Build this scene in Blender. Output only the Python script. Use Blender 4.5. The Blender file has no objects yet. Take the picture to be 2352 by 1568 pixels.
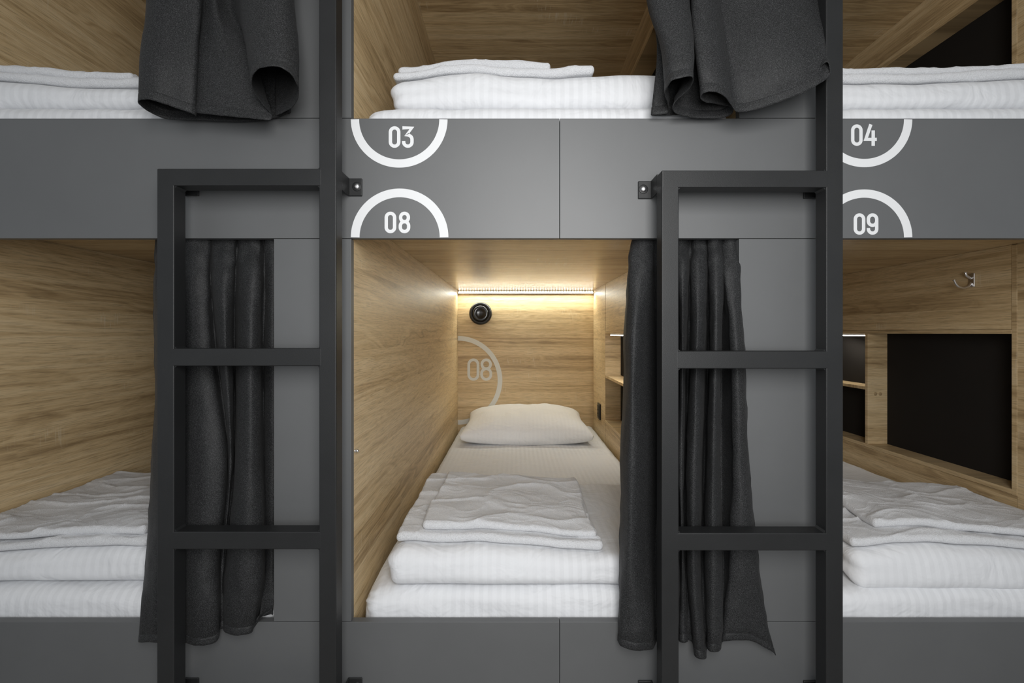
import bpy, math, random
from mathutils import Vector, noise
random.seed(7)
S = bpy.context.scene
C = S.collection

# ------------------------------------------------------------------ camera
ZC = 1.10            # eye height above the floor
D0 = 1.066           # distance from the lens to the front face of the fascia boards (plane y = 0)
FPX = 1066.0         # focal length in pixels of the 2352 wide frame
PX0, PY0 = 1183.0, 765.0
cam = bpy.data.cameras.new('camera')
cam.sensor_width = 36.0
cam.lens = 36.0 * FPX / 2352.0
cam.shift_x = -(PX0 - 1176.0) / 2352.0
cam.shift_y = -(784.0 - PY0) / 2352.0
cam.clip_start = 0.02
co = bpy.data.objects.new('camera', cam)
co.location = (0, -D0, ZC)
co.rotation_euler = (math.pi / 2, 0, 0)
C.objects.link(co)
S.camera = co

# ------------------------------------------------------------------ world, light, exposure
W = bpy.data.worlds.new('world'); S.world = W; W.use_nodes = True
W.node_tree.nodes['Background'].inputs[0].default_value = (0.90, 0.95, 1.0, 1)
W.node_tree.nodes['Background'].inputs[1].default_value = 0.50
S.view_settings.view_transform = 'Standard'
S.view_settings.look = 'None'
S.view_settings.gamma = 1.0
S.view_settings.exposure = 0.0
S.view_settings.use_curve_mapping = False

def area_light(name, loc, target, sx, sy, power, col=(1, 1, 1)):
    l = bpy.data.lights.new(name, 'AREA'); l.shape = 'RECTANGLE'
    l.size = sx; l.size_y = sy; l.energy = power; l.color = col
    o = bpy.data.objects.new(name, l); C.objects.link(o)
    o.location = loc
    o.rotation_euler = (Vector(target) - Vector(loc)).to_track_quat('-Z', 'Y').to_euler()
    return o
area_light('corridor_lamp', (0.16, -1.42, ZC + 0.32), (0.12, 0, ZC - 0.14), 0.7, 1.1, 25.5, (1.0, 0.99, 0.975))

# ------------------------------------------------------------------ helpers
def at(px, py, y):
    """point seen at photo pixel (px, py) standing at depth y behind the fascia plane"""
    d = D0 + y
    return Vector(((px - PX0) * d / FPX, y, ZC + (PY0 - py) * d / FPX))

def link(name, verts, faces, mat=None, parent=None, smooth=False, loc=None):
    me = bpy.data.meshes.new(name)
    me.from_pydata([tuple(v) for v in verts], [], faces)
    me.update()
    if mat: me.materials.append(mat)
    if smooth:
        for p in me.polygons: p.use_smooth = True
    o = bpy.data.objects.new(name, me)
    C.objects.link(o)
    if parent is not None: o.parent = parent
    if loc: o.location = loc
    return o

def tag(o, label=None, cat=None, group=None, kind=None):
    if label: o['label'] = label
    if cat: o['category'] = cat
    if group: o['group'] = group
    if kind: o['kind'] = kind
    return o

def empty(name, loc=(0, 0, 0)):
    o = bpy.data.objects.new(name, None); C.objects.link(o)
    o.location = loc; o.empty_display_size = 0.05
    return o

class MB:
    """collects shapes into one mesh"""
    def __init__(s): s.v = []; s.f = []
    def add(s, v, f):
        n = len(s.v); s.v += [Vector(a) for a in v]; s.f += [tuple(i + n for i in q) for q in f]
    def box(s, x0, x1, y0, y1, z0, z1, r=0.0):
        v, f = rbox(x0, x1, y0, y1, z0, z1, r, 1, 1, 1, 3) if r > 0 else boxvf(x0, x1, y0, y1, z0, z1)
        s.add(v, f)
    def build(s, name, mat, parent=None, smooth=False, off=None):
        v = s.v if off is None else [a - Vector(off) for a in s.v]
        o = link(name, v, s.f, mat, parent, smooth)
        return o

def boxvf(x0, x1, y0, y1, z0, z1):
    v = [(x0,y0,z0),(x1,y0,z0),(x1,y1,z0),(x0,y1,z0),(x0,y0,z1),(x1,y0,z1),(x1,y1,z1),(x0,y1,z1)]
    f = [(3,2,1,0),(4,5,6,7),(0,1,5,4),(1,2,6,5),(2,3,7,6),(3,0,4,7)]
    return v, f

def axis(h, r, n, nr):
    a = []
    if r > 0:
        for k in range(nr, 0, -1): a.append(-(h - r) - r * math.tan(math.pi / 4 * k / nr))
    m = h - r
    for k in range(n + 1): a.append(-m + 2 * m * k / n)
    if r > 0:
        for k in range(1, nr + 1): a.append((h - r) + r * math.tan(math.pi / 4 * k / nr))
    return a

def rbox(x0, x1, y0, y1, z0, z1, r, nx, ny, nz, nr, fn=None):
    """closed rounded box as one welded mesh; fn(p, (u,v,w)) may reshape every vertex"""
    c = Vector(((x0+x1)/2, (y0+y1)/2, (z0+z1)/2)); H = ((x1-x0)/2, (y1-y0)/2, (z1-z0)/2)
    r = min(r, *[h * 0.999 for h in H])
    A = [axis(H[0], r, nx, nr), axis(H[1], r, ny, nr), axis(H[2], r, nz, nr)]
    idx = {}; V = []; F = []
    def vid(i, j, k):
        key = (i, j, k)
        if key not in idx:
            p = Vector((A[0][i], A[1][j], A[2][k]))
            if r > 0:
                q = Vector([max(-(H[t]-r), min(H[t]-r, p[t])) for t in range(3)])
                dd = p - q
                if dd.length > 1e-9: p = q + dd.normalized() * r
            uvw = (p[0]/H[0], p[1]/H[1], p[2]/H[2])
            p = p + c
            if fn: p = fn(p, uvw)
            idx[key] = len(V); V.append(p)
        return idx[key]
    I, J, K = len(A[0])-1, len(A[1])-1, len(A[2])-1
    for i in range(I):
        for j in range(J):
            F.append((vid(i,j,0), vid(i,j+1,0), vid(i+1,j+1,0), vid(i+1,j,0)))
            F.append((vid(i,j,K), vid(i+1,j,K), vid(i+1,j+1,K), vid(i,j+1,K)))
    for i in range(I):
        for k in range(K):
            F.append((vid(i,0,k), vid(i+1,0,k), vid(i+1,0,k+1), vid(i,0,k+1)))
            F.append((vid(i,J,k), vid(i,J,k+1), vid(i+1,J,k+1), vid(i+1,J,k)))
    for j in range(J):
        for k in range(K):
            F.append((vid(0,j,k), vid(0,j,k+1), vid(0,j+1,k+1), vid(0,j+1,k)))
            F.append((vid(I,j,k), vid(I,j+1,k), vid(I,j+1,k+1), vid(I,j,k+1)))
    return V, F

def part_box(name, x0, x1, y0, y1, z0, z1, mat, parent=None, r=0.0, off=(0,0,0)):
    m = MB(); m.box(x0, x1, y0, y1, z0, z1, r)
    return m.build(name, mat, parent, smooth=False, off=off)

def lathe(prof, n=40, ax='y'):
    """profile of (radius, height); the turning axis is y"""
    V = []; F = []
    for (r, h) in prof:
        for k in range(n):
            a = 2*math.pi*k/n
            V.append((r*math.cos(a), h, r*math.sin(a)))
    for i in range(len(prof)-1):
        for k in range(n):
            F.append((i*n+k, i*n+(k+1) % n, (i+1)*n+(k+1) % n, (i+1)*n+k))
    F.append(tuple(range(n))[::-1]); F.append(tuple((len(prof)-1)*n+k for k in range(n)))
    return V, F

def N(p, s, seed=0.0):
    return noise.noise(Vector((p[0]*s+seed, p[1]*s-seed*1.7, p[2]*s+seed*.6)))

# ------------------------------------------------------------------ materials
def newmat(name):
    m = bpy.data.materials.new(name); m.use_nodes = True
    nt = m.node_tree; b = nt.nodes['Principled BSDF']
    return m, nt, b
def nd(nt, t, **kw):
    n = nt.nodes.new(t)
    for k, v in kw.items(): setattr(n, k, v)
    return n
def ramp(nt, pts):
    r = nd(nt, 'ShaderNodeValToRGB')
    e = r.color_ramp.elements
    e[0].position = pts[0][0]; e[0].color = pts[0][1]
    e[1].position = pts[-1][0]; e[1].color = pts[-1][1]
    for p, c in pts[1:-1]:
        x = e.new(p); x.color = c
    return r
def g(v): return (v, v, v, 1)
def math_(nt, op, a, b=None):
    n = nd(nt, 'ShaderNodeMath', operation=op)
    for i, q in enumerate((a, b)):
        if q is None: continue
        if isinstance(q, (int, float)): n.inputs[i].default_value = q
        else: nt.links.new(q, n.inputs[i])
    return n.outputs[0]
def mix(nt, fac, a, b, mode='MIX'):
    n = nd(nt, 'ShaderNodeMix', data_type='RGBA', blend_type=mode)
    n.clamp_result = False
    if isinstance(fac, (int, float)): n.inputs[0].default_value = fac
    else: nt.links.new(fac, n.inputs[0])
    for i, q in ((6, a), (7, b)):
        if isinstance(q, tuple): n.inputs[i].default_value = q
        else: nt.links.new(q, n.inputs[i])
    return n.outputs[2]
def noise_(nt, vec, scale, detail=3, rough=.55, dist=0.0):
    n = nd(nt, 'ShaderNodeTexNoise'); n.inputs['Scale'].default_value = scale
    n.inputs['Detail'].default_value = detail; n.inputs['Roughness'].default_value = rough
    n.inputs['Distortion'].default_value = dist
    nt.links.new(vec, n.inputs['Vector']); return n.outputs['Fac']
def comb(nt, x, y, z):
    n = nd(nt, 'ShaderNodeCombineXYZ')
    for i, q in enumerate((x, y, z)):
        if isinstance(q, (int, float)): n.inputs[i].default_value = q
        else: nt.links.new(q, n.inputs[i])
    return n.outputs[0]

def oak(name, along, across, seed=0.0, tone=1.0, rough=.42, bump=.12):
    """sawn oak laminate: u runs with the grain, v across it"""
    m, nt, b = newmat(name)
    tc = nd(nt, 'ShaderNodeTexCoord'); sp = nd(nt, 'ShaderNodeSeparateXYZ')
    nt.links.new(tc.outputs['Object'], sp.inputs[0])
    u = math_(nt, 'ADD', sp.outputs[along], seed); v = math_(nt, 'ADD', sp.outputs[across], seed*.37)
    # staves of uneven width
    wob = noise_(nt, comb(nt, math_(nt, 'MULTIPLY', u, .25), math_(nt, 'MULTIPLY', v, 5), seed), 1, 1)
    stave = math_(nt, 'FLOOR', math_(nt, 'MULTIPLY', math_(nt, 'ADD', v, math_(nt, 'MULTIPLY', noise_(nt, comb(nt, 0, math_(nt, 'MULTIPLY', v, 6), seed+3), 1, 0), .12)), 13.0))
    wn = nd(nt, 'ShaderNodeTexWhiteNoise', noise_dimensions='1D'); nt.links.new(stave, wn.inputs['W'])
    sv = wn.outputs['Value']
    ush = math_(nt, 'ADD', u, math_(nt, 'MULTIPLY', sv, 9.0))
    # broad cathedral figure
    n0 = noise_(nt, comb(nt, math_(nt, 'MULTIPLY', ush, 1.5), math_(nt, 'MULTIPLY', v, 9), seed), 1, 2, .5, .3)
    rings = nd(nt, 'ShaderNodeTexNoise'); rings.inputs['Scale'].default_value = 1; rings.inputs['Detail'].default_value = 2
    nt.links.new(comb(nt, math_(nt, 'MULTIPLY', ush, .35), math_(nt, 'ADD', math_(nt, 'MULTIPLY', v, 60), math_(nt, 'MULTIPLY', n0, 20)), seed), rings.inputs['Vector'])
    # fine pores
    fine = noise_(nt, comb(nt, math_(nt, 'MULTIPLY', ush, 14), math_(nt, 'MULTIPLY', v, 420), seed), 1, 3, .7)
    streak = noise_(nt, comb(nt, math_(nt, 'MULTIPLY', ush, 1.3), math_(nt, 'MULTIPLY', v, 52), seed+5), 1, 5, .62, .15)
    # pale saw marks across the grain, in patches
    patch = noise_(nt, comb(nt, math_(nt, 'MULTIPLY', ush, 5), math_(nt, 'MULTIPLY', v, 9), seed+9), 1, 1)
    saw = noise_(nt, comb(nt, math_(nt, 'MULTIPLY', u, 150), math_(nt, 'MULTIPLY', v, 14), seed), 1, 2)
    pr = ramp(nt, [(.60, g(0)), (.72, g(1))]); nt.links.new(patch, pr.inputs[0])
    sr = ramp(nt, [(.55, g(0)), (.70, g(1))]); nt.links.new(saw, sr.inputs[0])
    sawm = math_(nt, 'MULTIPLY', math_(nt, 'MULTIPLY', pr.outputs[0], sr.outputs[0]), .55)
    t = tone
    base = ramp(nt, [(.22, (.37*t, .255*t, .130*t, 1)), (.44, (.59*t, .430*t, .235*t, 1)), (.60, (.69*t, .525*t, .305*t, 1)), (.84, (.76*t, .60*t, .375*t, 1))])
    mixv = math_(nt, 'SUBTRACT', math_(nt, 'ADD', math_(nt, 'MULTIPLY', streak, .85), math_(nt, 'MULTIPLY', rings.outputs['Fac'], .60)), .20)
    nt.links.new(math_(nt, 'ADD', mixv, math_(nt, 'MULTIPLY', math_(nt, 'SUBTRACT', sv, .50), .26)), base.inputs[0])
    fr = ramp(nt, [(.30, g(.60)), (.52, g(1.03))]); nt.links.new(fine, fr.inputs[0])
    c = mix(nt, 1.0, base.outputs[0], fr.outputs[0], 'MULTIPLY')
    c = mix(nt, sawm, c, (.76*t, .67*t, .50*t, 1))
    nt.links.new(c, b.inputs['Base Color'])
    b.inputs['Roughness'].default_value = rough
    b.inputs['Specular IOR Level'].default_value = .4
    bp = nd(nt, 'ShaderNodeBump'); bp.inputs['Strength'].default_value = bump; bp.inputs['Distance'].default_value = .002
    nt.links.new(fine, bp.inputs['Height']); nt.links.new(bp.outputs[0], b.inputs['Normal'])
    return m

oak_y = oak('oak_grain_along_depth', 1, 2, 0.0)         # side walls: grain runs into the berth
oak_y2 = oak('oak_grain_along_depth_b', 1, 2, 4.3)
oak_x = oak('oak_grain_crosswise', 0, 2, 2.1)           # back walls
oak_c = oak('oak_ceiling_crosswise', 0, 1, 6.4, 1.0, .24, .02)         # ceilings
oak_xv = oak('oak_niche_end', 0, 2, 8.8)
oak_edge = oak('oak_edge_banding', 1, 2, 11.0, .96)

def plain(name, col, rough=.5, spec=.5, metal=0.0, nz=0.0, nscale=3.0, bump=0.0, bscale=400):
    m, nt, b = newmat(name)
    tc = nd(nt, 'ShaderNodeTexCoord')
    b.inputs['Roughness'].default_value = rough; b.inputs['Specular IOR Level'].default_value = spec
    b.inputs['Metallic'].default_value = metal
    f = noise_(nt, tc.outputs['Object'], nscale, 4)
    r = ramp(nt, [(.3, tuple(c*(1-nz) for c in col)+(1,)), (.7, tuple(c*(1+nz) for c in col)+(1,))])
    nt.links.new(f, r.inputs[0]); nt.links.new(r.outputs[0], b.inputs['Base Color'])
    if bump > 0:
        bp = nd(nt, 'ShaderNodeBump'); bp.inputs['Strength'].default_value = bump; bp.inputs['Distance'].default_value = .001
        nt.links.new(noise_(nt, tc.outputs['Object'], bscale, 2), bp.inputs['Height'])
        nt.links.new(bp.outputs[0], b.inputs['Normal'])
    return m

grey = plain('graphite_laminate', (.096, .099, .101), .50, .80, nz=.05, nscale=5, bump=.10, bscale=900)
black_metal = plain('black_powder_coat', (.0145, .015, .0155), .45, .38, nz=.12, nscale=9, bump=.22, bscale=900)
black_plastic = plain('black_plastic', (.012, .012, .012), .35, .5)
niche_black = plain('black_niche_board', (.020, .0178, .016), .8, .12, nz=.08, nscale=2)
steel = plain('polished_steel', (.80, .80, .81), .32, .5, 1.0)
white_vinyl = plain('white_vinyl', (.72, .73, .74), .5, .3, nz=.01)
silver_vinyl = plain('silver_vinyl', (.74, .75, .72), .5, .3, nz=.01)
floor_mat = plain('floor_vinyl', (.30, .28, .26), .5, .3, nz=.1)
dark_gap = plain('dark_gap', (.01, .01, .01), .8, .1)

def cloth(name, stripes=True, terry=False, col=(.71, .72, .74), wr=.5, lo=.925):
    m, nt, b = newmat(name)
    tc = nd(nt, 'ShaderNodeTexCoord'); sp = nd(nt, 'ShaderNodeSeparateXYZ')
    nt.links.new(tc.outputs['Object'], sp.inputs[0])
    b.inputs['Roughness'].default_value = .85; b.inputs['Specular IOR Level'].default_value = .15
    b.inputs['Sheen Weight'].default_value = .15 if not terry else .35
    b.inputs['Sheen Roughness'].default_value = .5
    base = col + (1,)
    if stripes:
        sx = math_(nt, 'MULTIPLY', sp.outputs[0], 2*math.pi/.0215)
        sn = math_(nt, 'SINE', sx)
        r = ramp(nt, [(.42, g(lo)), (.58, g(1.0))])
        nt.links.new(math_(nt, 'ADD', math_(nt, 'MULTIPLY', sn, .5), .5), r.inputs[0])
        # the satin stripe's slanting sheen is painted into the colour, fading in random patches
        big = ramp(nt, [(.35, g(.25)), (.65, g(1))]); nt.links.new(noise_(nt, tc.outputs['Object'], 4, 2), big.inputs[0])
        k = mix(nt, big.outputs[0], g(1.0), r.outputs[0])
        nt.links.new(mix(nt, 1.0, base, k, 'MULTIPLY'), b.inputs['Base Color'])
        rr = ramp(nt, [(.45, g(.6)), (.55, g(.9))]); nt.links.new(math_(nt, 'ADD', math_(nt, 'MULTIPLY', sn, .5), .5), rr.inputs[0])
        nt.links.new(rr.outputs[0], b.inputs['Roughness'])
    else:
        b.inputs['Base Color'].default_value = base
    bp = nd(nt, 'ShaderNodeBump')
    if terry:
        bp.inputs['Strength'].default_value = .9; bp.inputs['Distance'].default_value = .004
        h = math_(nt, 'ADD', noise_(nt, tc.outputs['Object'], 420, 3, .7), math_(nt, 'MULTIPLY', noise_(nt, tc.outputs['Object'], 22, 3), 1.2))
        c2 = ramp(nt, [(.3, tuple(q*.84 for q in col)+(1,)), (.65, base)])
        nt.links.new(noise_(nt, tc.outputs['Object'], 300, 3, .7), c2.inputs[0]); nt.links.new(c2.outputs[0], b.inputs['Base Color'])
    else:
        bp.inputs['Strength'].default_value = wr; bp.inputs['Distance'].default_value = .012
        h = math_(nt, 'ADD', noise_(nt, tc.outputs['Object'], 9, 3, .55, 1.2), math_(nt, 'MULTIPLY', noise_(nt, tc.outputs['Object'], 45, 2, .5, .8), .12))
    nt.links.new(h, bp.inputs['Height']); nt.links.new(bp.outputs[0], b.inputs['Normal'])
    return m
sheet_mat = cloth('striped_satin_sheet', wr=.55)
duvet_mat = cloth('striped_satin_duvet', wr=.60)
pillow_mat = cloth('striped_pillowcase', col=(.83, .83, .83), wr=.6, lo=.975)
towel_mat = cloth('white_terry', stripes=False, terry=True, col=(.80, .81, .835))

def curtain_material():
    m, nt, b = newmat('charcoal_curtain_weave')
    tc = nd(nt, 'ShaderNodeTexCoord'); sp = nd(nt, 'ShaderNodeSeparateXYZ')
    nt.links.new(tc.outputs['Object'], sp.inputs[0])
    x, z = sp.outputs[0], sp.outputs[2]
    warp = noise_(nt, comb(nt, math_(nt, 'MULTIPLY', x, 1500), math_(nt, 'MULTIPLY', sp.outputs[1], 900), math_(nt, 'MULTIPLY', z, 480)), 1, 1)
    weft = noise_(nt, comb(nt, math_(nt, 'MULTIPLY', x, 480), math_(nt, 'MULTIPLY', sp.outputs[1], 480), math_(nt, 'MULTIPLY', z, 1500)), 1, 1)
    s = math_(nt, 'MULTIPLY', math_(nt, 'ADD', warp, weft), .5)
    r = ramp(nt, [(.34, (.0055, .0057, .006, 1)), (.50, (.018, .0185, .0192, 1)), (.66, (.058, .059, .061, 1))])
    nt.links.new(s, r.inputs[0]); nt.links.new(r.outputs[0], b.inputs['Base Color'])
    b.inputs['Roughness'].default_value = .6; b.inputs['Specular IOR Level'].default_value = .22
    b.inputs['Sheen Weight'].default_value = .02
    bp = nd(nt, 'ShaderNodeBump'); bp.inputs['Strength'].default_value = .35; bp.inputs['Distance'].default_value = .001
    nt.links.new(s, bp.inputs['Height']); nt.links.new(bp.outputs[0], b.inputs['Normal'])
    return m
curtain_mat = curtain_material()

def glow(name, col, st):
    m, nt, b = newmat(name)
    b.inputs['Base Color'].default_value = (.9, .9, .9, 1)
    b.inputs['Emission Color'].default_value = col + (1,)
    b.inputs['Emission Strength'].default_value = st
    return m
led_mat = glow('led_chip_glow', (.97, 1.0, .88), 30)
diff_mat = glow('led_diffuser_glow', (.98, 1.0, .92), 3.5)
niche_led_mat = glow('niche_led_glow', (1.0, .96, .88), 9)

# ------------------------------------------------------------------ setting
P = 1.069                    # width of one berth bay
LX, RX, PXR = -.378, .518, .691   # left wall face, right wall face, end of the right-hand storage wall
ZF0, ZF1 = ZC + .218, ZC + .493   # upper fascia bottom and top
ZL1 = ZC - .663                   # lower fascia top
BOARD = .018
fl = part_box('floor', -3.2, 3.4, -3.0, 2.2, -.05, 0, floor_mat); tag(fl, kind='structure')
for nm, bx_ in (('wall_back', (-3.2, 3.4, 2.06, 2.16, 0, 2.75)), ('ceiling', (-3.2, 3.4, -3.0, 2.06, 2.70, 2.75))):
    tag(part_box(nm, *bx_, plain('painted_' + nm, (.72, .72, .70), .8, .2, nz=.02)), kind='structure')

# ------------------------------------------------------------------ berths
def berth(bay, upper, label):
    ox = P * bay
    if upper: zdeck, zceil, ntop, nbot = ZC + .301, ZC + 1.29, ZC + 1.14, ZC + .655
    else:     zdeck, zceil, ntop, nbot = ZC - .782, ZC + .283, ZC - .002, ZC - .498
    root = empty('sleeping_berth', (ox, 0, zdeck - .018))
    tag(root, label, 'bunk berth', 'oak lined sleeping berths in two tiers')
    off = (0, 0, zdeck - .018)
    def pb(name, x0, x1, y0, y1, z0, z1, mat, parent=root, r=0.0):
        o = part_box(name, x0, x1, y0, y1, z0, z1, mat, parent, r, off if parent is root else (0, 0, zdeck-.018))
        return o
    Y0, YB = BOARD + .001, 2.0
    e = .0006
    pb('side_wall', LX - .016, LX, Y0, YB, zdeck + e, zceil - e, oak_y if (bay + upper) % 2 == 0 else oak_y2)
    pb('back_wall', LX - .016, PXR - .018, YB + e, YB + BOARD, zdeck + e, zceil - e, oak_x)
    pb('ceiling_panel', LX - .016, PXR - .018, Y0, YB + BOARD, zceil, zceil + BOARD - .001, oak_c)
    pb('base_board', LX - .016, PXR - .018, Y0, YB + BOARD, zdeck - .018, zdeck, oak_c)
    # storage wall on the right: near and far boards, a niche between them
    nw = pb('storage_wall', RX, PXR - .018, Y0, .400, zdeck + e, zceil - e, oak_y2)
    def sub(name, x0, x1, y0, y1, z0, z1, mat, r=0.0):
        return part_box(name, x0, x1, y0, y1, z0, z1, mat, nw, r, off)
    sub('far_panel', RX, PXR - .018, 1.600, YB, zdeck + e, zceil - e, oak_y)
    sub('upper_panel', RX + .001, RX + .017, .418, 1.597, ntop + .0145, zceil - e, oak_y)
    sub('niche_frame', RX - .001, RX + .088, .4005, .4165, nbot - .0165, zceil - .002, oak_edge, .0008)
    sub('niche_frame', RX - .0005, RX + .088, .418, 1.5985, ntop, ntop + .0135, oak_edge, .0008)
    sub('niche_ledge', RX - .0005, RX + .088, .418, 1.5985, nbot - .016, nbot, oak_edge, .0008)
    sub('lower_panel', RX + .001, RX + .017, .402, 1.598, zdeck + e, nbot - .017, oak_y)
    sub('niche_back', RX + .0885, RX + .095, .402, 1.599, zdeck + e, zceil - e, niche_black)
    dv = sub('niche_divider', RX - .0003, RX + .088, 1.022, 1.038, nbot + e, ntop - e, oak_xv, .0008)
    for kx in (.034, .056):           # two cover caps on the divider
        v, f = lathe([(.0075, 0), (.0075, -.0008), (.006, -.0014)], 20)
        link('cover_cap', [Vector(a) + Vector((RX + kx, 1.0218, nbot + .225)) - Vector(off) for a in v], f, oak_edge, nw, True)
    sub('niche_shelf', RX - .0003, RX + .088, 1.0385, 1.5985, nbot + .243, nbot + .257, oak_c, .0008)
    sub('niche_end_panel', RX + .001, RX + .088, 1.5988, 1.6, nbot, ntop, oak_xv)
    return root, (ox, zdeck)

names = {(-1, 1): 'upper berth at far left with oak lining, behind the short curtain',
         (0, 1): 'upper berth in the middle, oak lined, above the number 03 arc',
         (1, 1): 'upper berth at far right, oak lined, above the number 04 arc',
         (-1, 0): 'lower berth at far left with plain sawn oak side wall',
         (0, 0): 'lower middle berth with oak back wall, below the number 08 arc',
         (1, 0): 'lower berth at far right with black backed niches and coat hook'}
B = {}
for (bay, up), lab in names.items(): B[(bay, up)] = berth(bay, up, lab)

# ------------------------------------------------------------------ numerals and arcs
def ribbon(pts, w, closed=False):
    """flat ribbon with mitred joins, returned as outline quads in 2-D"""
    L = []; R = []
    q = [pts[0]]
    for p in pts[1:]:
        if (Vector(p) - Vector(q[-1])).length > 1e-5: q.append(p)
    if closed and (Vector(q[0]) - Vector(q[-1])).length < 1e-5: q.pop()
    pts = q; n = len(pts)
    for i in range(n):
        p = Vector(pts[i])
        a = Vector(pts[(i-1) % n]) if (closed or i > 0) else None
        b = Vector(pts[(i+1) % n]) if (closed or i < n-1) else None
        d1 = (p - a).normalized() if a is not None else None
        d2 = (b - p).normalized() if b is not None else None
        if d1 is None: d1 = d2
        if d2 is None: d2 = d1
        n1 = Vector((-d1.y, d1.x)); n2 = Vector((-d2.y, d2.x))
        m = (n1 + n2)
        m = m.normalized() if m.length > 1e-6 else n1
        k = 1 / max(.62, m.dot(n1))
        L.append(p + m*k*w/2); R.append(p - m*k*w/2)
    return L, R
def arc(cx, cy, r, a0, a1, n=24, ry=None):
    ry = ry or r
    return [(cx + r*math.cos(math.radians(a0+(a1-a0)*k/n)), cy + ry*math.sin(math.radians(a0+(a1-a0)*k/n))) for k in range(n+1)]
def digit(ch, s):
    """strokes of a narrow engineering numeral, cell .54 wide and 1 high; s is the stroke width"""
    h = s/2; w = .54; r = w/2 - h
    T, Bm = 1 - h, h
    if ch == '0':
        return [(arc(w/2, T - r, r, 0, 180, 16) + arc(w/2, Bm + r, r, 180, 360, 16), True)]
    if ch == '8':
        ru = r*.93; yu = T - ru; c = .535
        up = arc(w/2, yu, ru, 0, 180, 16) + arc(w/2, c + ru, ru, 180, 360, 16)
        lo = arc(w/2, c - r, r, 0, 180, 16) + arc(w/2, Bm + r, r, 180, 360, 16)
        return [(up, True), (lo, True)]
    if ch == '3':
        return [([(.02, T), (w - h*1.05, T), (w*.40, .60), (w*.53, .60)] + arc(w/2, .58 - r, r, 65, 0, 10) + arc(w/2, Bm + r, r, 0, -180, 16) + [(h, Bm + r + .04)], False)]
    if ch == '4':
        return [([(w*.60, 1.0), (h*1.1, .30), (w + .06, .30)], False), ([(w*.80, .72), (w*.80, 0)], False)]
    if ch == '9':
        ru = r
        return [(arc(w/2, T - ru, ru, 0, 180, 16) + arc(w/2, .42 + ru + .02, ru, 180, 360, 16), True),
                ([(w - h, T - ru), (w - h, Bm + r)] + arc(w/2, Bm + r, r, 0, -180, 16) + [(h, Bm + r + .04)], False)]
def decal(strokes, w, origin, scale, y, th, name, mat, parent, off):
    V = []; F = []
    for si, (pts, closed) in enumerate(strokes):
        L, R = ribbon(pts, w, closed); n = len(L); b0 = len(V)
        yy = y - si*.00006
        for yv in (yy, yy + th):
            for q in L + R:
                V.append(Vector((origin[0] + q.x*scale, yv, origin[1] + q.y*scale)) - Vector(off))
        m = 2*n
        rng = range(n if closed else n-1)
        for i in rng:
            j = (i+1) % n
            F += [(b0+i, b0+j, b0+n+j, b0+n+i), (b0+m+i, b0+m+n+i, b0+m+n+j, b0+m+j),
                  (b0+i, b0+m+i, b0+m+j, b0+j), (b0+n+i, b0+n+j, b0+m+n+j, b0+m+n+i)]
        if not closed:
            for i in (0, n-1): F.append((b0+i, b0+n+i, b0+m+n+i, b0+m+i))
    return link(name, V, F, mat, parent)
def arcring(cx, cz, ro, ri, a0, a1, y, mat, parent, off, name='number_arc'):
    pts = [((ro+ri)/2*math.cos(math.radians(a0+(a1-a0)*k/72)), (ro+ri)/2*math.sin(math.radians(a0+(a1-a0)*k/72))) for k in range(73)]
    return decal([(pts, False)], ro-ri, (cx, cz), 1, y, .0004, name, mat, parent, off)
def numeral(ch, x0, zb, hgt, y, mat, parent, off, st=.155, dy=.0004):
    return decal(digit(ch, st), st, (x0, zb), hgt, y, dy, 'numeral_' + {'0':'zero','3':'three','8':'eight','4':'four','9':'nine'}[ch], mat, parent, off)
def fx(px): return (px - PX0)/1000.0
def fz(py): return ZC + (PY0 - py)/1000.0

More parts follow.
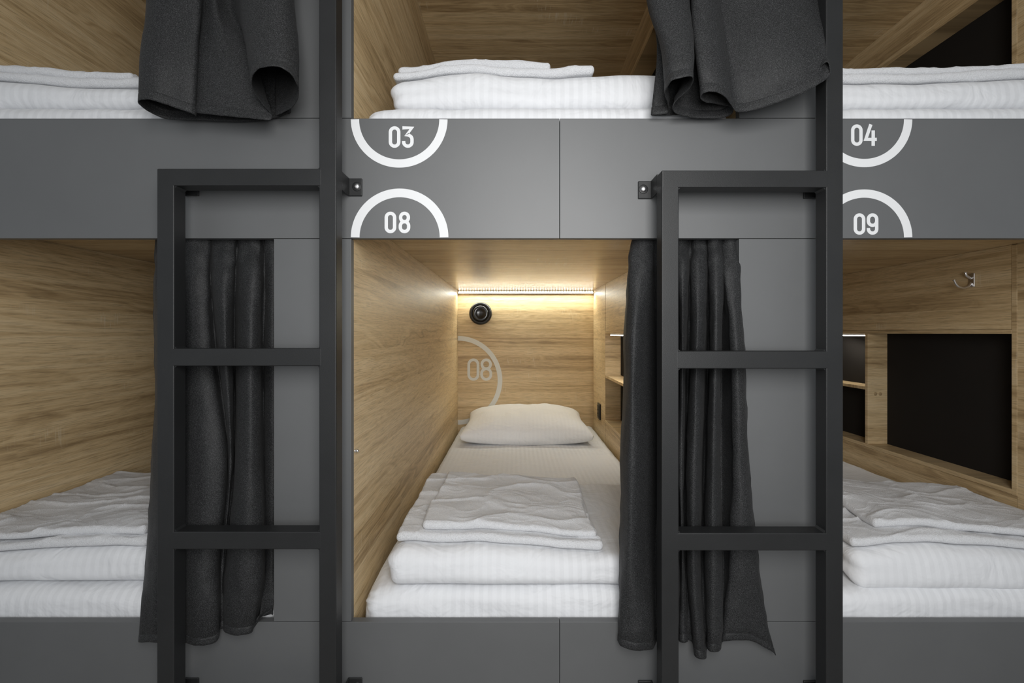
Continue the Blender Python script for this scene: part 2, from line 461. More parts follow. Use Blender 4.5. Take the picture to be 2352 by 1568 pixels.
# ------------------------------------------------------------------ fascia boards and front panels
def board(name, x0, x1, z0, z1, y0=0.0, r=.0007):
    off = ((x0+x1)/2, y0, z0)
    m = MB(); m.box(x0, x1, y0, y0 + BOARD, z0, z1, r)
    o = m.build(name, grey, None, False, off); o.location = off
    return o, off
XS = .1025
for side, (a, b) in (('l', (-1.95, XS - .0006)), ('r', (XS + .0006, 2.25))):
    up, offu = board('fascia_board', a, b, ZF0, ZF1)
    lo, offl = board('fascia_board', a, b, .02, ZL1)
    if side == 'l':
        tag(up, 'long graphite board carrying the white numbers 03 and 08 with their half circles', 'fascia board', 'graphite fascia boards')
        tag(lo, 'graphite board below the lower berths, left of the fine joint', 'fascia board', 'graphite fascia boards')
        arcring(fx(917), ZF1 - .002, .111, .092, 180, 360, -.0005, white_vinyl, up, offu)
        arcring(fx(918), ZF0 + .002, .112, .092, 0, 180, -.0005, white_vinyl, up, offu)
        numeral('0', fx(893), fz(339.5), .0495, -.0005, white_vinyl, up, offu)
        numeral('3', fx(923.5), fz(339.5), .0495, -.0005, white_vinyl, up, offu)
        numeral('0', fx(883.5), fz(535.5), .0495, -.0005, white_vinyl, up, offu)
        numeral('8', fx(915.8), fz(535.5), .0495, -.0005, white_vinyl, up, offu)
    else:
        tag(up, 'long graphite board carrying the white numbers 04 and 09, reaching the right frame edge', 'fascia board', 'graphite fascia boards')
        tag(lo, 'graphite board below the lower berths, right of the fine joint', 'fascia board', 'graphite fascia boards')
        arcring(fx(1985), ZF1 - .002, .110, .091, 180, 360, -.0005, white_vinyl, up, offu)
        arcring(fx(1985), ZF0 + .002, .110, .091, 0, 180, -.0005, white_vinyl, up, offu)
        numeral('0', fx(1954.5), fz(335), .0492, -.0005, white_vinyl, up, offu)
        numeral('4', fx(1984), fz(335), .0492, -.0005, white_vinyl, up, offu)
        numeral('0', fx(1960.5), fz(539), .0492, -.0005, white_vinyl, up, offu)
        numeral('9', fx(1990.5), fz(539), .0492, -.0005, white_vinyl, up, offu)
for bay in (-2, -1, 0, 1):
    x0, x1 = bay*P + .515, bay*P + .6925
    for up in (0, 1):
        z0, z1 = (ZF1 + .0015, ZC + 1.31) if up else (ZL1 + .0015, ZF0 - .0015)
        o, _ = board('front_panel', x0, x1, z0, z1)
        where = {-2: 'left of the far left berth', -1: 'between the far left and middle berths', 0: 'between the middle and far right berths', 1: 'right of the far right berth'}[bay]
        tag(o, 'tall narrow graphite panel %s, %s tier' % (where, 'upper' if up else 'lower'), 'front panel', 'narrow graphite front panels')

# ------------------------------------------------------------------ ladders
def ladder(x0, x1, label, pys, bracket_side):
    YF, YK = -.084, -.048
    sc = FPX/(D0 + YF)
    xa, xb = (x0 - PX0)/sc, (x1 - PX0)/sc
    t = .0362
    root = empty('bunk_ladder', ((xa+xb)/2, (YF+YK)/2, 0))
    tag(root, label, 'ladder', 'black steel bunk ladders')
    off = root.location
    zt = ZC + (PY0 - pys[0])/sc
    def pb(name, *a, r=.0022, mat=black_metal, parent=root):
        m = MB(); m.box(*a, r); o = m.build(name, mat, parent, False, off); return o
    pb('upright', xa, xa + t, YF, YK, 0, zt)
    pb('upright', xb - t, xb, YF, YK, 0, ZC + 1.45)
    pb('top_bar', xa + .0012, xb - t + .005, YF - .00015, YK + .00015, zt - t, zt + .0001)
    z = zt - t - .375
    zs = [ZC + (PY0 - q)/sc for q in pys[1:]]
    zs.append(zs[-1] - .385)
    for zz in zs: pb('rung', xa + t - .005, xb - t + .005, YF - .00015, YK + .00015, zz - t*1.03, zz)
    # small weld fillets where rungs meet the uprights
    for zz in [zt - t] + [q for q in zs] + [q - t*1.03 for q in zs] + [zt]:
        up = zz in zs or zz == zt
        s = 1 if up else -1
        for xx, sx in ((xa + t, 1), (xb - t, -1)):
            if zz == zt and sx == 1: continue
            k = .0045
            m = MB(); m.add([(xx - .0004*sx, YF + .003, zz - .0004*s), (xx + k*sx, YF + .003, zz - .0004*s), (xx - .0004*sx, YF + .003, zz + k*s),
                   (xx - .0004*sx, YK - .003, zz - .0004*s), (xx + k*sx, YK - .003, zz - .0004*s), (xx - .0004*sx, YK - .003, zz + k*s)],
                  [(0,1,2), (5,4,3), (0,3,4,1), (1,4,5,2), (2,5,3,0)])
            m.build('weld_bead', black_metal, root, False, off)
    zb = fz(411) if bracket_side > 0 else fz(417)
    for ztop in (zb, zb - 1.143):
        for side in (-1, 1):
            xo = xa if side < 0 else xb       # outer face of the upright
            plate_out = (side == bracket_side)
            br = MB()
            if plate_out:
                br.box(xo - side*.004 if side > 0 else xo, xo if side > 0 else xo + .004, YK - .001, -.001, ztop - .040, ztop, .0008)
                xs = sorted((xo - side*.003, xo + side*.0285))
            else:
                xs = sorted((xo - side*.0015, xo - side*.034))
                br.box(xo - side*.0045 if side > 0 else xo + .0005, xo - .0005 if side > 0 else xo + .0045, YK - .001, -.001, ztop - .040, ztop, .0008)
            br.box(xs[0], xs[1], -.0052, -.0008, ztop - .040, ztop, .0016)
            b = br.build('bracket', black_metal, root, False, off)
            if plate_out:
                v, f = lathe([(.0066, 0), (.0070, -.0018), (.0055, -.0042), (.0028, -.0052)], 20)
                cx = xo + side*.017
                link('bolt', [Vector(a) + Vector((cx, -.0050, ztop - .019)) - off for a in v], f, steel, b, True)
                v, f = lathe([(.0105, 0), (.0105, -.0006), (.009, -.001)], 24)
                link('washer', [Vector(a) + Vector((cx, -.0051, ztop - .019)) - off for a in v], f, black_metal, b, True)
    return root
ladder(360, 772, 'black square tube ladder between the far left and middle berths', (387, 800, 1221), 1)
ladder(1520, 1937, 'black square tube ladder between the middle and far right berths', (391, 806, 1224), -1)

# ------------------------------------------------------------------ curtains
def cr(p0, p1, p2, p3, t):
    return .5*((2*p1) + (p2-p0)*t + (2*p0-5*p1+4*p2-p3)*t*t + (3*p1-p0-3*p2+p3)*t*t*t)
def resample(pts, per):
    out = []; n = len(pts)
    for i in range(n-1):
        p0 = pts[max(i-1, 0)]; p1 = pts[i]; p2 = pts[i+1]; p3 = pts[min(i+2, n-1)]
        for k in range(per): out.append(cr(p0, p1, p2, p3, k/per))
    out.append(pts[-1]); return out
def curtain(sections, label, per=8, rows=14, seed=0.0, wr=.0025, hem=.016, railz=99.0):
    """sections run from the rail to the hem; each is a list of world points with equal counts"""
    S2 = [resample(s, per) for s in sections]
    m = len(S2[0]); cols = []
    for j in range(m):
        line = [s[j] for s in S2]
        cols.append(resample(line, rows))
    nrow = len(cols[0])
    # extra rows close to the hem so that the stitched line can be pressed in
    grid = []
    for j in range(m):
        c = cols[j]
        last = c[-1]; prev = c[-4]
        d = (prev - last).normalized()
        body = [q for q in c[:-1] if (q - last).length > hem*1.35]
        k = nrow - 1 - len(body)
        grid.append((body, last, d))
    nb = min(len(b) for b, _, _ in grid)
    V = []; R = nb + 6
    for (body, last, d) in grid:
        col = body[:nb] + [last + d*(hem*1.12), last + d*(hem*1.03), last + d*(hem*.94), last + d*(hem*.8), last + d*(hem*.3), last]
        V += col
    F = []
    for j in range(m-1):
        for i in range(R-1):
            F.append((j*R+i, j*R+i+1, (j+1)*R+i+1, (j+1)*R+i))
    # wrinkles
    NV = [Vector((0, 0, 0)) for _ in V]
    for f in F:
        a, b, c, d = [V[q] for q in f]
        nn = (c - a).cross(d - b)
        for q in f: NV[q] += nn
    out = []
    line_top = [min(max(V[j*R+i].z for i in range(R)), railz) for j in range(m)]
    for j in range(m):
        for i in range(R):
            q = j*R+i; p = V[q]; n_ = NV[q].normalized() if NV[q].length > 1e-12 else Vector((0, -1, 0))
            s = i/(R-1)
            top_ = max(0.0, 1 - (line_top[j] - p.z)/.13)
            w = wr*(1 + 1.6*top_)*(N((p.x*1.0, 0, p.z*.45), 16, seed) + .5*N((p.x, p.y, p.z*.8), 42, seed+4))
            if i == nb + 1: w -= .0012
            if i >= nb + 3: w += .0005 + .0007*N(p, 60, seed)
            pz = p + n_*w
            if i == R-1: pz.z += .0012*N(p, 90, seed+2)
            out.append(pz)
    base = Vector((sum(v.x for v in out)/len(out), sum(v.y for v in out)/len(out), min(v.z for v in out)))
    o = link('curtain', [v - base for v in out], F, curtain_mat, None, True, base)
    md = o.modifiers.new('cloth_thickness', 'SOLIDIFY'); md.thickness = .0016; md.offset = 0
    tag(o, label, 'curtain', 'charcoal berth curtains')
    return o

def bulges(bl, yf, yb, py, pyl=None, yover=None, skew=False):
    pts = []
    for i, (a, b) in enumerate(bl):
        w = b - a; sh = .5
        if i == 0 and skew: sh = .36
        f, k = (yf, yb) if yover is None or yover[i] is None else yover[i]
        P5 = [(a, k), (a + .10*w, k*.35 + f*.65), (a + sh*w, f), (b - .10*w, f*.65 + k*.35) if sh == .5 else (b - .16*w, f*.35 + k*.65), (b, k)]
        for j, (px, y) in enumerate(P5):
            q = py if pyl is None else pyl[i][j]
            pts.append(at(px, q, y))
    return pts

# lower berths: hung from a rail just behind the fascia, falling over the lower board
sec = [
    bulges([(1453,1500),(1503,1546),(1550,1584),(1588,1620),(1627,1652),(1657,1695)], .026, .046, 520),
    bulges([(1453,1500),(1503,1547),(1551,1584),(1587,1621),(1628,1654),(1659,1696)], .022, .046, 556),
    bulges([(1441,1500),(1505,1553),(1556,1582),(1585,1622),(1630,1660),(1666,1699)], -.012, .025, 640, None, [None,None,None,None,None,(-.010,.0)]),
    bulges([(1433,1505),(1510,1557),(1560,1578),(1583,1621),(1631,1657),(1676,1711)], -.038, .045, 800, None, [None,None,(-.01,.03),None,None,(-.038,-.004)], True),
    bulges([(1426,1509),(1514,1556),(1560,1569),(1576,1613),(1621,1655),(1680,1724)], -.043, .036, 1080, None, [None,None,(-.01,.03),None,None,(-.040,-.004)], True),
    bulges([(1425,1500),(1508,1560),(1564,1572),(1577,1609),(1618,1660),(1672,1742)], -.043, .014, 1300, None, [None,None,(-.02,.01),None,None,(-.040,-.004)], True),
    bulges([(1421,1504),(1510,1558),(1562,1578),(1586,1614),(1622,1657),(1662,1760)], -.043, -.008, 1420, None, [None,None,(-.02,-.006),None,(-.042,-.008),(-.030,-.006)]),
    bulges([(1420,1508),(1512,1556),(1560,1580),(1593,1622),(1625,1655),(1659,1779)], -.044, -.012, 1480,
           [[1470,1484,1493,1491,1476],[1474,1480,1484,1480,1474],[1470,1473,1475,1473,1468],[1478,1502,1511,1509,1484],[1482,1492,1496,1493,1478],[1476,1470,1470,1492,1503]],
           [None,None,(-.03,-.012),None,None,(-.024,-.016)]),
]
curtain(sec, 'long charcoal curtain bunched at the right of the middle lower berth, flared hem', seed=1.0, wr=.0045)
sec = [
    bulges([(354,404),(410,483),(487,542),(547,601),(606,638)], .026, .046, 520, None, [None,None,None,None,(.030,.050)]),
    bulges([(355,405),(410,484),(488,543),(548,602),(606,638)], .022, .046, 556, None, [None,None,None,None,(.030,.050)]),
    bulges([(353,405),(410,482),(486,538),(545,603),(608,640)], -.012, .030, 640, None, [None,(.002,.03),None,None,(.026,.050)]),
    bulges([(356,405),(410,492),(498,535),(542,602),(607,640)], -.036, .046, 800, None, [None,(-.002,.04),None,None,(.024,.050)]),
    bulges([(350,405),(411,523),(526,533),(539,604),(608,640)], -.043, .036, 1060, None, [None,(-.030,.02),(-.01,.02),None,(.024,.050)]),
    bulges([(331,398),(410,506),(508,513),(516,606),(608,634)], -.042, .012, 1300, None, [None,None,(-.01,.01),None,(.024,.045)]),
    bulges([(321,394),(408,507),(509,513),(515,592),(596,627)], -.043, -.006, 1400, None, [None,None,(-.01,-.004),(-.036,-.004),(.012,.004)]),
    bulges([(318,395),(405,504),(507,512),(514,584),(590,624)], -.044, -.010, 1450,
           [[1473,1474,1475,1476,1476],[1470,1474,1483,1474,1446],[1444,1443,1443,1442,1441],[1440,1452,1459,1453,1440],[1432,1424,1412,1402,1396]],
           [None,None,(-.014,-.008),(-.036,-.008),(-.010,-.003)]),
]
curtain(sec, 'long charcoal curtain bunched behind the left ladder, hem over the lower board', seed=5.0, wr=.0045)

# upper berths: only the lowest part is in view, folds open downwards
def free(sections): return [[at(*p) for p in s] for s in sections]
hemL = [(668,258,-.010),(625,272,-.012),(560,279,-.018),(470,277,-.020),(390,274,-.024),(345,258,-.050),(321,240,-.085),(322,230,-.100),(350,230,-.104),(395,245,-.088),(443,262,-.070),
        (449,266,-.050),(446,262,-.045),(452,260,-.060),(520,267,-.062),(590,274,-.062),(620,276,-.058),(624,262,-.055),(602,236,-.080),(584,210,-.108),(580,182,-.135),(594,160,-.155),(622,152,-.165),(652,158,-.158),(676,180,-.135),(686,206,-.110),(682,232,-.085),(664,251,-.060),(632,264,-.040)]
topL = [(668,.0),(620,.0),(560,.0),(480,.0),(400,.0),(365,-.02),(340,-.05),(338,-.07),(362,-.08),(410,-.074),(455,-.062),
        (462,-.045),(464,-.025),(470,-.03),(492,-.040),(505,-.02),(520,-.0),(530,.0),(540,-.01),(550,-.04),(556,-.08),(572,-.11),(605,-.125),(640,-.120),(664,-.10),(674,-.075),(672,-.05),(660,-.025),(640,-.01)]
midL = [(668,-.008),(622,-.008),(560,-.01),(475,-.01),(393,-.014),(352,-.035),(327,-.068),(326,-.088),(355,-.095),(402,-.084),(448,-.068),
        (455,-.05),(453,-.04),(460,-.05),(510,-.052),(550,-.042),(572,-.036),(580,-.035),(574,-.055),(568,-.08),(570,-.115),(584,-.14),(616,-.15),(650,-.143),(674,-.12),(685,-.095),(680,-.07),(664,-.045),(636,-.02)]
def upsec(tp, py, yk=1.0, ys=0.0): return [(a, py, b*yk + ys) for a, b in tp]
curtain(free([upsec(topL, -560, .75, .03), upsec(topL, -200, .9), upsec(topL, 0), upsec(midL, 120), hemL]),
        'short view of the charcoal curtain of the far left upper berth, hem rolled open', per=6, rows=12, seed=9.0, wr=.002, hem=.020)

hemR = [(1612,262,-.002),(1560,264,-.006),(1498,264,-.018),(1520,263,-.024),(1536,256,-.030),(1535,236,-.055),(1529,214,-.085),(1540,190,-.110),(1562,180,-.122),(1586,176,-.124),(1592,186,-.115),(1580,208,-.090),(1555,228,-.066),(1543,247,-.050),(1556,262,-.034),(1600,271,-.022),(1650,272,-.022),(1680,262,-.032),
        (1683,246,-.045),(1655,240,-.055),(1622,235,-.070),(1609,226,-.085),(1616,213,-.098),(1640,211,-.104),(1664,220,-.098),(1680,240,-.082),(1694,257,-.070),(1734,253,-.072),(1776,240,-.080),(1833,219,-.092),(1872,199,-.098),(1902,178,-.1),(1906,162,-.104),(1900,143,-.108),(1886,152,-.100),(1877,166,-.088),(1875,192,-.066)]
midR = [(1606,.004),(1560,.002),(1512,-.01),(1518,-.018),(1526,-.024),(1522,-.045),(1518,-.070),(1530,-.095),(1556,-.105),(1582,-.106),(1593,-.092),(1592,-.065),(1590,-.04),(1590,-.02),(1594,-.01),(1600,-.004),(1606,-.004),(1608,-.012),
        (1606,-.03),(1602,-.045),(1598,-.06),(1596,-.075),(1602,-.088),(1626,-.094),(1650,-.086),(1663,-.068),(1672,-.05),(1715,-.066),(1765,-.084),(1825,-.095),(1868,-.092),(1893,-.09),(1897,-.084),(1894,-.080),(1887,-.074),(1881,-.062),(1878,-.05)]
topR = [(1592,.006),(1550,.006),(1500,-.0),(1496,-.01),(1492,-.018),(1488,-.03),(1484,-.045),(1494,-.068),(1524,-.084),(1556,-.084),(1578,-.07),(1582,-.045),(1584,-.025),(1584,-.01),(1586,-.004),(1590,.0),(1592,.0),(1594,-.006),
        (1593,-.018),(1591,-.03),(1589,-.045),(1588,-.056),(1594,-.068),(1614,-.076),(1636,-.07),(1648,-.052),(1656,-.034),(1700,-.05),(1750,-.066),(1805,-.072),(1850,-.064),(1880,-.05),(1886,-.04),(1884,-.034),(1880,-.028),(1876,-.02),(1874,-.012)]
curtain(free([upsec(topR, -560, .75, .03), upsec(topR, -200, .9), upsec(topR, -10), upsec(midR, 110), hemR]),
        'short view of the charcoal curtain of the middle upper berth, beside the right ladder', per=6, rows=12, seed=13.0, wr=.002, hem=.020)

# ------------------------------------------------------------------ bedding
def hump(seed, x):
    return {11.4: .022*math.exp(-((x + .13)/.12)**2)}.get(seed, 0.0)
def mound(x, y, seed): # gentle swells shared by everything lying on a bed
    return .006*noise.noise(Vector((x*5+seed, y*5, seed))) + .003*noise.noise(Vector((x*14, y*11+seed, 0)))

def soft(name, x0, x1, y0, y1, z0, z1, r, mat, label, cat, group, seed, nx=50, ny=40, nz=5, fn=None, yaw=0.0, rough=.003, nr=5):
    cx, cy = (x0+x1)/2, (y0+y1)/2
    ca, sa = math.cos(yaw), math.sin(yaw)
    def warp(p, uvw):
        dx, dy = p.x - cx, p.y - cy
        p = Vector((cx + dx*ca - dy*sa, cy + dx*sa + dy*ca, p.z))
        k = (uvw[2] + 1)/2
        if fn: p = fn(p, uvw, k)
        return p
    V, F = rbox(x0, x1, y0, y1, z0, z1, r, nx, ny, nz, nr, warp)
    base = Vector((cx, cy, z0))
    o = link(name, [v - base for v in V], F, mat, None, True, base)
    tag(o, label, cat, group)
    return o

def crease(x, y, seed, sc=1.0):
    """long soft creases: ridges of a warped noise"""
    wx = .06*noise.noise(Vector((x*5*sc, y*5*sc, seed))); wy = .06*noise.noise(Vector((x*5*sc + 9, y*5*sc, seed)))
    n = noise.noise(Vector(((x+wx)*5.5*sc + seed, (y+wy)*13*sc, seed)))
    n2 = noise.noise(Vector(((x+wx)*11*sc, (y-wy)*17*sc + seed, seed+3)))
    return (1 - min(1, abs(n)*4))**2*.8 + .5*n + .35*n2
def wrinkle(p, seed, amp, s=1.0):
    a = noise.noise(Vector((p.x*7*s+seed, p.y*9*s, p.z*10)))
    b = noise.noise(Vector((p.x*18*s, p.y*8*s+seed, p.z*22+seed)))
    return amp*(a + .45*b)

def mattress(ox, z0, z1, label, seed):
    def fn(p, uvw, k):
        w = wrinkle(p, seed, .0032)
        if uvw[2] > .2: p.z += w*.9*k + .0022*crease(p.x, p.y, seed, .8)
        if uvw[1] < -.9 and k > .15:      # pulled sheet on the front face
            p.y += .004*noise.noise(Vector((p.x*9 + p.z*25, seed, p.z*14))) - .002
        # the sheet is gathered at the front left corner
        cxn = max(0.0, 1 - abs(p.x - (ox - .355))/.09)*max(0.0, 1 - abs(p.y - .035)/.10)
        if cxn > 0 and k > .3: p.z -= .012*cxn; p.x += .0035*math.sin(p.z*320 + p.y*180)*cxn
        return p
    return soft('mattress', ox - .357, ox + .508, .026, 1.985, z0, z1, .032, sheet_mat, label, 'mattress', 'mattresses under white striped sheets', seed, 70, 90, 8, fn)
zl0, zl1 = ZC - .7815, ZC - .606
zu0, zu1 = ZC + .3015, ZC + .538
mattress(-P, zl0, zl1, 'mattress under white striped sheet, far left lower berth', 1)
mattress(0, zl0, zl1, 'mattress under white striped sheet, middle lower berth, pillow at its head', 2)
mattress(P, zl0, zl1, 'mattress under white striped sheet, far right lower berth', 3)
mattress(-P, zu0, zu1, 'mattress under white striped sheet, far left upper berth', 4)
mattress(0, zu0, zu1, 'mattress under white sheet, middle upper berth above number 03', 5)
mattress(P, zu0, zu1, 'mattress under white sheet, far right upper berth above number 04', 6)

def duvet(x0, x1, y0, y1, z0, z1, label, seed, corner=1.0, yaw=0.0, sag=0.0, hang=0.0):
    """folded quilt: round fold in front, stacked open layers on its left side"""
    def fn(p, uvw, k):
        w = wrinkle(p, seed, .005, .8)
        p.z += k*(w + mound(p.x, p.y, seed) + hump(seed, p.x)) + k*.010*math.cos(uvw[0]*2.2 + seed)
        if uvw[1] < -.75:
            p.y += .005*noise.noise(Vector((p.x*8, p.z*16, seed))) + .004*math.sin((k - .5)*3)
        if seed == 7.7 and uvw[1] < -.8:
            q = (-uvw[1] - .8)/.2; p.z -= .020*(1 - k)*q; p.y -= .008*q
        if uvw[0] < -.93:                  # layers of the fold
            t = math.cos(k*math.pi*3 + 6*noise.noise(Vector((p.y*3, seed, 4))))
            p.x += -.0035*t*corner + .004*noise.noise(Vector((p.y*12, p.z*30, seed)))
        if uvw[1] > 0: p.z -= k*sag*(uvw[1]**2)
        return p
    return soft('folded_duvet', x0, x1, y0, y1, z0, z1, .030, duvet_mat, label, 'duvet', 'folded white duvets at the foot of each bed', seed, 64, 44, 10, fn, yaw)

def towel(x0, x1, y0, y1, z, th, label, seed, duv, yaw=0.0, big=True, lift=0.0):
    def fn(p, uvw, k):
        m_ = wrinkle(p, duv[0], .005, .8) + mound(p.x, p.y, duv[0])
        un = (p.x - duv[1])/(duv[2]); 
        p.z += m_ + .010*math.cos(un*2.2 + duv[0])
        p.z += k*(.0075*crease(p.x, p.y, seed, .8) + .0022*crease(p.x, p.y, seed+5, 2.2)) + .001 + hump(duv[0], p.x)
        vn = p.y - y0
        p.y += max(0, -uvw[1]*2 - 1)*.010*noise.noise(Vector((p.x*5, seed, 1)))
        p.x += max(0, abs(uvw[0])*2 - 1)*.012*noise.noise(Vector((p.y*6, seed, 2)))
        if uvw[1] > .8 and lift: p.z += lift*max(0, noise.noise(Vector((p.x*5, seed, 7))))
        return p
    return soft('folded_towel', x0, x1, y0, y1, z, z + th, th*.48, towel_mat, label, 'towel', 'folded white terry towels on the duvets', seed, 120, 120, 2, fn, yaw, nr=4)

def bedset(x0, x1, y0, y1, z0, z1, seed, txt, tb, ts, yawb=0.0, yaws=0.0, dy=0.0):
    duvet(x0, x1, y0, y1, z0, z1, 'folded white striped duvet, ' + txt, seed, yaw=dy)
    dv = (seed, (x0+x1)/2, (x1-x0)/2)
    zt = z1 + .001
    towel(tb[0], tb[1], tb[2], tb[3], zt, .020, 'larger folded white towel directly on the duvet, ' + txt, seed+20, dv, yawb, lift=.0)
    towel(ts[0], ts[1], ts[2], ts[3], zt + .0215, .019, 'smaller folded white towel on top of the larger one, ' + txt, seed+31, dv, yaws, False)

bedset(-.305, .495, .036, .600, zl1 + .002, zl1 + .080, 2.3, 'middle lower berth', (-.300, .212, .075, .570), (-.232, .205, .098, .520), .0, -.01)
bedset(-P - .372, -P + .44, .050, .700, zl1 + .002, zl1 + .076, 5.1, 'far left lower berth', (-P - .365, -P + .17, .070, .660), (-P - .36, -P + .152, .085, .60), .0, .0)
bedset(P - .255, P + .50, .045, .560, zl1 + .002, zl1 + .078, 7.7, 'far right lower berth', (P - .245, P + .38, .065, .520), (P - .14, P + .36, .098, .47), .0, -.08)
bedset(-.300, .495, .045, .560, zu1 + .002, zu1 + .082, 11.4, 'middle upper berth', (-.295, .195, .060, .50), (-.285, .092, .075, .47))
bedset(-P - .345, -P + .47, .045, .560, zu1 + .002, zu1 + .072, 14.9, 'far left upper berth', (-P - .34, -P + .30, .060, .50), (-P - .32, -P + .125, .070, .45))
bedset(P - .345, P + .49, .045, .560, zu1 + .002, zu1 + .080, 17.2, 'far right upper berth', (P - .34, P + .40, .060, .50), (P - .32, P + .195, .070, .45))

def pillow():
    nx, ny = 56, 44
    cx, cy, zb = .062, 1.70, zl1 + .002
    hx, hy = .362, .285
    V = []; F = []
    top = {}; bot = {}
    def outline(u, v):
        # pointed corners, sides drawn in
        kx = 1 - .055*(1 - v*v); ky = 1 - .06*(1 - u*u)
        return u*kx, v*ky
    for j in range(ny+1):
        for i in range(nx+1):
            u = -1 + 2*i/nx; v = -1 + 2*j/ny
            u = math.sin(u*math.pi/2)*.45 + u*.55; v = math.sin(v*math.pi/2)*.45 + v*.55
            a, b = outline(u, v)
            e = (max(0, 1 - abs(u)**2.6))**.5*(max(0, 1 - abs(v)**2.6))**.5
            x = cx + a*hx; y = cy + b*hy
            seam = zb + .052 + .022*(v > 0)*v - .022*max(0, 1-abs(u)*1.6)*(v < 0)*v*v
            w = .006*noise.noise(Vector((x*7, y*7, 3))) + .004*noise.noise(Vector((x*20, y*9, 5)))
            zt = seam + (.108 + w*1.4)*e**.85
            zo = max(zb, seam - .075*e**.5 - .0001)
            if i in (0, nx) or j in (0, ny):
                top[(i, j)] = bot[(i, j)] = len(V); V.append(Vector((x, y, seam)))
            else:
                top[(i, j)] = len(V); V.append(Vector((x, y, zt)))
                bot[(i, j)] = len(V); V.append(Vector((x, y, zo)))
    for j in range(ny):
        for i in range(nx):
            F.append((top[(i,j)], top[(i+1,j)], top[(i+1,j+1)], top[(i,j+1)]))
            F.append((bot[(i,j)], bot[(i,j+1)], bot[(i+1,j+1)], bot[(i+1,j)]))
    base = Vector((cx, cy, zb))
    o = link('pillow', [v - base for v in V], F, pillow_mat, None, True, base)
    tag(o, 'plump white pillow at the head of the middle lower bed', 'pillow')
pillow()

# ------------------------------------------------------------------ fittings of the middle lower berth
bk = B[(0, 0)][0]; offb = tuple(bk.location)
kx = (D0 + 2.0)/1000.0*1000/FPX*1.0     # metres per photo pixel at the back wall
def bx(px): return (px - PX0)*kx
def bz(py): return ZC + (PY0 - py)*kx
for ch, px in (('0', 1073.5), ('8', 1103)):
    numeral(ch, bx(px), bz(874), .147, 1.9994, silver_vinyl, bk, offb, .125, .0005)
arcring(LX + .001, bz(873), .293, .262, -90, 90, 1.9993, silver_vinyl, bk, offb)

def led_strip():
    x0, x1 = LX + .004, RX - .004
    y, z = 1.985, ZC + .283
    root = empty('led_strip', ((x0+x1)/2, y, z - .012))
    tag(root, 'glowing LED strip across the top of the oak back wall, middle lower berth', 'light strip')
    off = root.location
    m = MB(); m.box(x0, x1, y + .004, y + .0125, z - .0225, z - .0125, .0008); m.build('profile', steel, root, False, off)
    m = MB(); m.box(x0, x1, y + .0005, y + .0038, z - .0215, z - .0135, .001); m.build('diffuser', diff_mat, root, False, off)
    n = 50; me = None
    for k in range(n):
        x = x0 + (x1 - x0)*(k + .5)/n
        if me is None:
            v, f = boxvf(-.0017, .0017, -.0017, .0017, -.0008, .0008)
            o = link('led', v, f, led_mat, root, False); me = o
        else:
            o = me.copy(); C.objects.link(o); o.parent = root
        o.location = Vector((x, y + .004, z - .0070)) - off
    m = MB(); m.box(x0, x1, y + .0050, y + .0140, z - .0098, z - .0036, 0); m.build('circuit_strip', white_vinyl, root, False, off)
    l = bpy.data.lights.new('led_light', 'AREA'); l.shape = 'RECTANGLE'; l.size = x1 - x0; l.size_y = .012; l.energy = 2.7; l.color = (.96, 1, .90)
    lo = bpy.data.objects.new('led_light', l); C.objects.link(lo); lo.parent = root
    lo.location = (0, -.030, -.012); lo.rotation_euler = (math.radians(-8), 0, 0)
led_strip()

def niche_led(ox, label, power):
    x = ox + RX + .012; z = ZC - .002
    root = empty('niche_light', (x, 1.3, z))
    tag(root, label, 'light strip', 'LED strips over the storage niches')
    off = root.location
    m = MB(); m.box(x - .009, x + .009, 1.05, 1.47, z - .0075, z - .0005, .0008); m.build('housing', white_vinyl, root, False, off)
    m = MB(); m.box(x - .0098, x + .0075, 1.052, 1.468, z - .0105, z - .0076, .001); m.build('diffuser', niche_led_mat, root, False, off)
    l = bpy.data.lights.new('niche_lamp', 'AREA'); l.shape = 'RECTANGLE'; l.size = .40; l.size_y = .015; l.energy = power; l.color = (1, .95, .85)
    lo = bpy.data.objects.new('niche_lamp', l); C.objects.link(lo); lo.parent = root
    lo.location = (0.004, -.04, -.013); lo.rotation_euler = (0, math.radians(-12), math.pi/2)
niche_led(0, 'lit LED strip above the small niche beside the middle lower pillow', 1.6)
niche_led(P, 'lit LED strip above the small niche of the far right lower berth', .6)

def round_lamp():
    c = Vector((bx(1104.5), 1.9995, bz(720)))
    root = empty('wall_spotlight', c); tag(root, 'round black fixture on the oak back wall beneath the LED strip', 'wall light')
    v, f = lathe([(.062, 0), (.070, -.006), (.0745, -.020), (.0740, -.034), (.068, -.044), (.058, -.046), (.052, -.040)], 48)
    link('housing', v, f, black_plastic, root, True)
    v, f = lathe([(.050, -.040), (.050, -.047), (.044, -.050), (.030, -.046), (.020, -.044), (.008, -.043)], 48)
    link('lens', v, f, plain('dark_glass', (.02, .021, .02), .15, .6), root, True)
round_lamp()

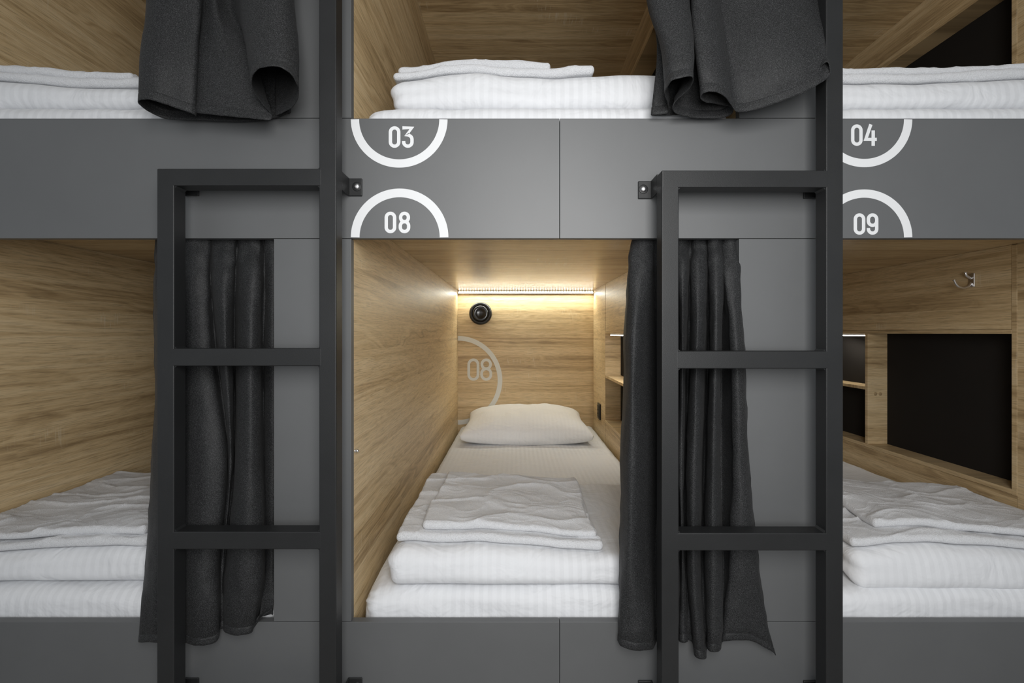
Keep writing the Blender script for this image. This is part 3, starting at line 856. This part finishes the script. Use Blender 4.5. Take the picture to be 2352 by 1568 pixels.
def outlet():
    y0 = D0*.0 + 1.066*.518*1000/(1382-1183) - 1.066
    y1 = 1.066*.518*1000/(1373.5-1183) - 1.066
    yc = (y0+y1)/2; zc = ZC - (944-765)/FPX*(D0+yc)
    c = Vector((RX - .0006, yc, zc)); root = empty('power_socket', c)
    tag(root, 'black power socket on the oak wall right of the pillow', 'socket')
    hy = .040
    def pb(n, *a, r=.002, mat=black_plastic, par=root):
        m = MB(); m.box(*a, r); return m.build(n, mat, par)
    pb('cover_plate', -.008, 0, -hy, hy, -.048, .048, r=.003)
    ins = pb('insert', -.0105, -.0078, -hy*.72, hy*.72, -.034, .034, r=.001, mat=black_metal)
    pb('port', -.0112, -.0104, -.012, .012, .006, .014, r=.0002, mat=dark_gap)
    pb('port', -.0112, -.0104, -.012, .012, -.016, -.008, r=.0002, mat=dark_gap)
outlet()

def tube(path, rad, n=12):
    V = []; F = []
    m = len(path)
    for i, p in enumerate(path):
        d = (path[min(i+1, m-1)] - path[max(i-1, 0)]).normalized()
        a = d.cross(Vector((0, 0, 1))) if abs(d.z) < .9 else d.cross(Vector((1, 0, 0)))
        a.normalize(); b = d.cross(a)
        r = rad(i/(m-1)) if callable(rad) else rad
        for k in range(n):
            t = 2*math.pi*k/n
            V.append(p + a*math.cos(t)*r + b*math.sin(t)*r)
    for i in range(m-1):
        for k in range(n): F.append((i*n+k, i*n+(k+1) % n, (i+1)*n+(k+1) % n, (i+1)*n+k))
    F.append(tuple(range(n))[::-1]); F.append(tuple((m-1)*n+k for k in range(n)))
    return V, F
def coat_hook():
    c = Vector((P + RX + .0005, .545, ZC + .178)); root = empty('coat_hook', c)
    tag(root, 'small chrome coat hook on the upper oak panel of the far right lower berth', 'hook')
    m = MB(); m.box(-.005, 0, -.011, .011, -.018, .030, .002); m.build('wall_plate', steel, root)
    pts = resample([Vector(q) for q in ((-.004, 0, -.004), (-.014, 0, -.016), (-.030, 0, -.021), (-.048, 0, -.016), (-.060, 0, -.002), (-.063, 0, .008))], 6)
    v, f = tube(pts, lambda t: .0042 - .001*t + (.0022 if t > .93 else 0)); link('lower_prong', v, f, steel, root, True)
    pts = resample([Vector(q) for q in ((-.004, 0, .012), (-.012, 0, .016), (-.022, 0, .024), (-.024, 0, .034))], 6)
    v, f = tube(pts, lambda t: .004 + (.002 if t > .9 else 0)); link('upper_prong', v, f, steel, root, True)
coat_hook()

def knob():
    c = Vector((LX + .0004, .028, ZC - .277)); root = empty('wall_stud', c)
    tag(root, 'tiny chrome stud on the front edge of the middle lower oak side wall', 'stud')
    for nm, prof in (('collar', [(.0045, 0), (.0045, .0015), (.003, .002)]), ('head', [(.002, .002), (.002, .004), (.0040, .0055), (.0040, .0075), (.002, .009)])):
        v, f = lathe(prof, 20); link(nm, [(b, a, d) for a, b, d in v], f, steel, root, True)
knob()
